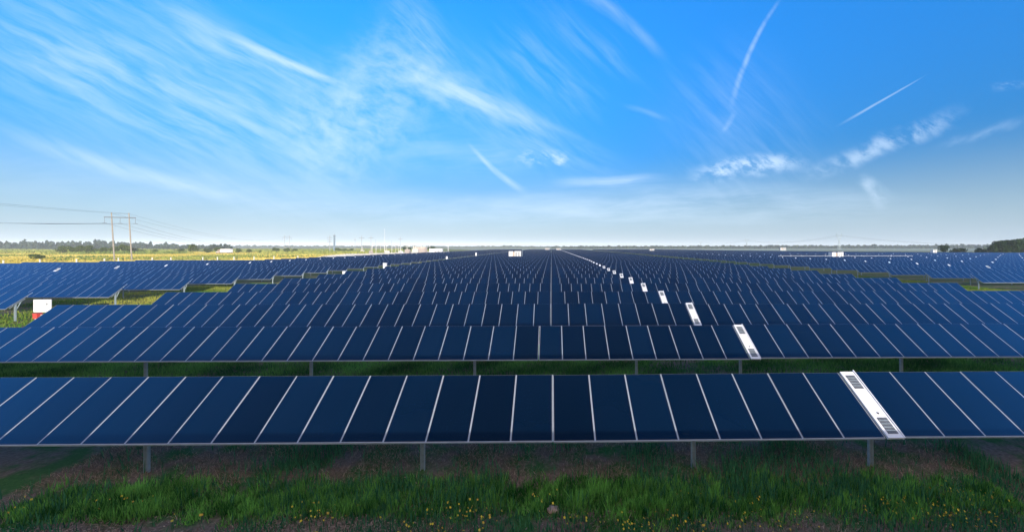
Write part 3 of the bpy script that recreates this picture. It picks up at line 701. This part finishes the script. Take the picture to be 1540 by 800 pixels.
w = bpy.data.worlds.new("World"); sc.world = w; w.use_nodes = True; nt = w.node_tree; L = nt.links
bg = nt.nodes["Background"]; bg.inputs[1].default_value = .15; w.cycles.sampling_method = "NONE"
sky = nt.nodes.new("ShaderNodeTexSky"); sky.sky_type = "NISHITA"; sky.sun_disc = False
sky.sun_elevation = EL; sky.sun_rotation = AZ; sky.altitude = 0; sky.air_density = 1.0; sky.dust_density = .25; sky.ozone_density = 6.0
def val(x):
    return x
def math_(op, a, b_=None, c=None, clamp=False):
    n = nt.nodes.new("ShaderNodeMath"); n.operation = op; n.use_clamp = clamp
    for i, v in enumerate((a, b_, c)):
        if v is None: continue
        if isinstance(v, (int, float)): n.inputs[i].default_value = v
        else: L.new(v, n.inputs[i])
    return n.outputs[0]
def mrange(v, a, b_, c=0, d=1, smooth=True):
    n = nt.nodes.new("ShaderNodeMapRange"); n.interpolation_type = "SMOOTHSTEP" if smooth else "LINEAR"
    for i, q in enumerate((v, a, b_, c, d)):
        if isinstance(q, (int, float)): n.inputs[i].default_value = q
        else: L.new(q, n.inputs[i])
    return n.outputs[0]
tc = nt.nodes.new("ShaderNodeTexCoord"); sep = nt.nodes.new("ShaderNodeSeparateXYZ"); L.new(tc.outputs["Generated"], sep.inputs[0])
X, Y, Z = sep.outputs
Ys = math_("MAXIMUM", Y, .02)
U = math_("DIVIDE", X, Ys); Vv = math_("DIVIDE", Z, Ys)     # gnomonic sky chart facing north, in units of tan(angle)
front = mrange(Y, .08, .30)
def cvec(u, v, w_=0.0):
    n = nt.nodes.new("ShaderNodeCombineXYZ")
    for i, q in enumerate((u, v, w_)):
        if isinstance(q, (int, float)): n.inputs[i].default_value = q
        else: L.new(q, n.inputs[i])
    return n.outputs[0]
def noise(vec, s, detail=5, rough=.55, dist=0.0):
    n = nt.nodes.new("ShaderNodeTexNoise"); n.inputs["Scale"].default_value = s; n.inputs["Detail"].default_value = detail
    n.inputs["Roughness"].default_value = rough; n.inputs["Distortion"].default_value = dist; L.new(vec, n.inputs["Vector"]); return n.outputs[0]
UV = cvec(U, Vv)
warpn = math_("SUBTRACT", noise(UV, 5, 3), .5); warpm = math_("SUBTRACT", noise(cvec(Vv, U, 3.0), 5, 3), .5)
def streak(p0, p1, wid, strength, bend=0.0, fib=14.0, aniso=6.0, taper=(1, 1), lo=.35, hi=.75, soft=1.0, warp=.03, seed=0.0, detail=6):
    """a cloud streak between two sky directions given as degrees-like chart points; bend bows it sideways"""
    a = ray(*p0); b_ = ray(*p1); a = (a.x / a.y, a.z / a.y); b_ = (b_.x / b_.y, b_.z / b_.y)
    cx, cy = (a[0] + b_[0]) / 2, (a[1] + b_[1]) / 2; dx, dy = b_[0] - a[0], b_[1] - a[1]; Lh = math.hypot(dx, dy) / 2; ct, st = dx / 2 / Lh, dy / 2 / Lh
    w_ = wid / F; bd = bend / F
    u = math_("ADD", math_("SUBTRACT", U, cx), math_("MULTIPLY", warpn, warp)); v = math_("ADD", math_("SUBTRACT", Vv, cy), math_("MULTIPLY", warpm, warp))
    s = math_("ADD", math_("MULTIPLY", u, ct), math_("MULTIPLY", v, st)); t = math_("SUBTRACT", math_("MULTIPLY", v, ct), math_("MULTIPLY", u, st))
    sn = math_("DIVIDE", s, Lh); s2 = math_("MULTIPLY", sn, sn)
    t = math_("SUBTRACT", t, math_("MULTIPLY", math_("SUBTRACT", 1.0, s2), bd))
    wloc = mrange(sn, -1, 1, w_ * taper[0], w_ * taper[1], False)
    tt = math_("ABSOLUTE", math_("DIVIDE", t, wloc))
    m = math_("SUBTRACT", 1.0, mrange(tt, 0.0, 1.0)); e = math_("SUBTRACT", 1.0, mrange(math_("ABSOLUTE", sn), .25 if soft else .9, 1.05))
    ang = math.degrees(math.atan2(st, ct)); nz = FIB["puff"] if aniso < 2.5 else FIB["flat"] if abs(ang) < 9 else FIB["steep"] if abs(ang) > 33 else FIB["fall"] if ang < 0 else FIB["rise"]
    f = mrange(nz, lo, hi)
    return math_("MULTIPLY", math_("MULTIPLY", math_("MULTIPLY", m, e), f), strength)
def fibre(angle, sc_, an, detail):
    ct, st = math.cos(R(angle)), math.sin(R(angle)); u = math_("ADD", U, math_("MULTIPLY", warpn, .03)); v = math_("ADD", Vv, math_("MULTIPLY", warpm, .03))
    a = math_("ADD", math_("MULTIPLY", u, ct), math_("MULTIPLY", v, st)); c = math_("SUBTRACT", math_("MULTIPLY", v, ct), math_("MULTIPLY", u, st))
    return noise(cvec(math_("MULTIPLY", a, 1 / an), c), sc_, detail, .62, .25)
FIB = {"puff": fibre(-20, 24, 1.7, 9), "flat": fibre(2, 16, 7, 5), "steep": fibre(-45, 30, 7, 7), "fall": fibre(-27, 34, 8, 8), "rise": fibre(25, 24, 3, 6)}
ST_ = [
 streak((200, -10), (560, 150), 36, .46, -14, 22, 9, (1.6, .6), .2, .8),
 streak((330, 45), (535, 134), 11, .6, -5, 30, 8, (1.1, .6), .15, .55, warp=.01),
 streak((-160, -40), (640, 290), 200, .44, -8, 9, 7, (1, 1), .15, .88),
 streak((-60, 40), (560, 230), 80, .30, -12, 18, 9, (1, .9), .28, .85),
 streak((400, 245), (660, 130), 135, .62, 6, 15, 1.6, (.9, 1), .22, .80, warp=.08, detail=8),
 streak((540, 62), (870, 215), 34, .56, -8, 20, 7, (1.4, .5), .20, .72, warp=.05),
 streak((520, 30), (760, 180), 85, .50, -8, 14, 2, (1, .7), .30, .85, warp=.06),
 streak((580, -20), (700, 110), 60, .45, -6, 13, 4, (1, .6), .28, .85, warp=.06),
 streak((640, 130), (960, 260), 60, .22, -10, 16, 8, (1, .6), .35, .7),
 streak((700, 212), (800, 296), 7.5, .5, -5, 26, 5, (.55, 1.3), .2, .6, warp=.008),
 streak((-30, 185), (430, 312), 16, .36, -10, 20, 10, (1.6, .6), .15, .6, warp=.02),
 streak((840, -30), (1010, 95), 20, .26, 10, 14, 6, (1, .6), .2, .7, warp=.02),
 streak((740, 20), (930, 175), 70, .16, -16, 20, 9, (1, .7), .40, .7, warp=.1),
 streak((790, -20), (990, 120), 50, .12, -16, 24, 9, (1, .7), .40, .7, warp=.1),
 streak((1182, -12), (1098, 175), 6, .33, -13, 22, 2.5, (.7, 1.3), .2, .62, warp=.012),
 streak((1110, 160), (1084, 204), 7, .28, 2, 22, 2, (1, .8), .3, .7, warp=.012),
 streak((1256, 192), (1397, 111), 2.4, .36, 0, 22, 6, (1.5, .6), .1, .5, warp=.002),
 streak((1020, 270), (1225, 240), 22, .78, 3, 24, 1.6, (1, 1), .42, .62, warp=.05, detail=7),
 streak((1190, 272), (1465, 158), 24, .50, -4, 16, 2.2, (.8, 1), .36, .66, warp=.05, detail=7),
 streak((765, 243), (872, 238), 17, .85, 0, 26, 1.5, (1, 1), .44, .64, warp=.05),
 streak((820, 273), (1010, 268), 11, .55, -2, 20, 4, (1, 1), .3, .65, warp=.02),
 streak((1290, 262), (1335, 316), 22, .55, 4, 14, 1.6, (.6, 1.2), .3, .7, warp=.04),
 streak((1395, 225), (1560, 175), 14, .2, 0, 18, 3, (1, 1), .35, .7, warp=.03),
 streak((1490, 130), (1545, 126), 9, .45, 0, 18, 2, (1, 1), .35, .65, warp=.03),
 streak((560, 230), (830, 250), 60, .34, 6, 15, 8, (1, .7), .2, .8, warp=.06),
 streak((620, 60), (900, 260), 110, .26, -8, 15, 8, (1, .7), .25, .85, warp=.06),
 streak((1030, 60), (1180, 330), 130, .16, 0, 8, 3, (1, 1.4), .3, .8),
 streak((300, 318), (1350, 304), 40, .55, -6, 8, 8, (1, 1), .25, .75, warp=.04),
 streak((740, 290), (1480, 330), 40, .34, 8, 9, 8, (1, 1), .25, .75, warp=.04),
 streak((-200, 250), (700, 330), 60, .22, 8, 6, 8, (1, 1), .2, .8, warp=.04),
 streak((930, 160), (1010, 182), 7, .14, 2, 20, 5, (1, 1), .2, .65, warp=.02),
]
cl = ST_[0]
for s_ in ST_[1:]:                           # screen blend
    cl = math_("SUBTRACT", 1.0, math_("MULTIPLY", math_("SUBTRACT", 1.0, cl), math_("SUBTRACT", 1.0, s_)))
cl = math_("MULTIPLY", math_("MULTIPLY", cl, front), .92)
# bright warm cloud added behind the camera, unseen, to fill the shaded foreground
fill_cloud = math_("MULTIPLY", mrange(noise(cvec(math_("DIVIDE", X, math_("ADD", Z, .25)), math_("DIVIDE", Y, math_("ADD", Z, .25))), 1.6, 7, .6, .6), .28, .62), mrange(Y, -.50, -.14, .92, 0))
cl = math_("MULTIPLY", math_("ADD", cl, fill_cloud), mrange(Z, 0.0, .03), clamp=True)
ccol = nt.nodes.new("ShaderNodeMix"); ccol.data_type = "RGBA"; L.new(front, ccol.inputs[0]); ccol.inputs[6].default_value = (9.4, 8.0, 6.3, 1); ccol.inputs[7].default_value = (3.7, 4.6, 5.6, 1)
hs = nt.nodes.new("ShaderNodeHueSaturation"); L.new(sky.outputs[0], hs.inputs["Color"]); hs.inputs["Saturation"].default_value = 1.08
L.new(mrange(Z, .0, .6, .70, 2.2), hs.inputs["Value"])
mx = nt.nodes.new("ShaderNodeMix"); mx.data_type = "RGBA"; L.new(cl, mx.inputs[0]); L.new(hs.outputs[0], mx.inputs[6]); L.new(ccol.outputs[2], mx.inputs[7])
hzm = nt.nodes.new("ShaderNodeMix"); hzm.data_type = "RGBA"; hzm.inputs[7].default_value = (2.4, 3.05, 3.7, 1)
L.new(math_("MULTIPLY", mrange(Z, -.05, .23, 1, 0), .9), hzm.inputs[0]); L.new(hs.outputs[0], hzm.inputs[6]); L.new(hzm.outputs[2], mx.inputs[6])
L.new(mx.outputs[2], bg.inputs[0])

# ------------------------------------------------------------------ render settings
vs = sc.view_settings; vs.view_transform = "Standard"; vs.look = "None"; vs.exposure = 0.6; vs.gamma = 1
sc.render.engine = "CYCLES"; sc.cycles.use_denoising = True; sc.cycles.use_adaptive_sampling = False
sc.cycles.max_bounces = 6; sc.cycles.diffuse_bounces = 2; sc.cycles.glossy_bounces = 3; sc.cycles.volume_bounces = 1
sc.cycles.transparent_max_bounces = 8
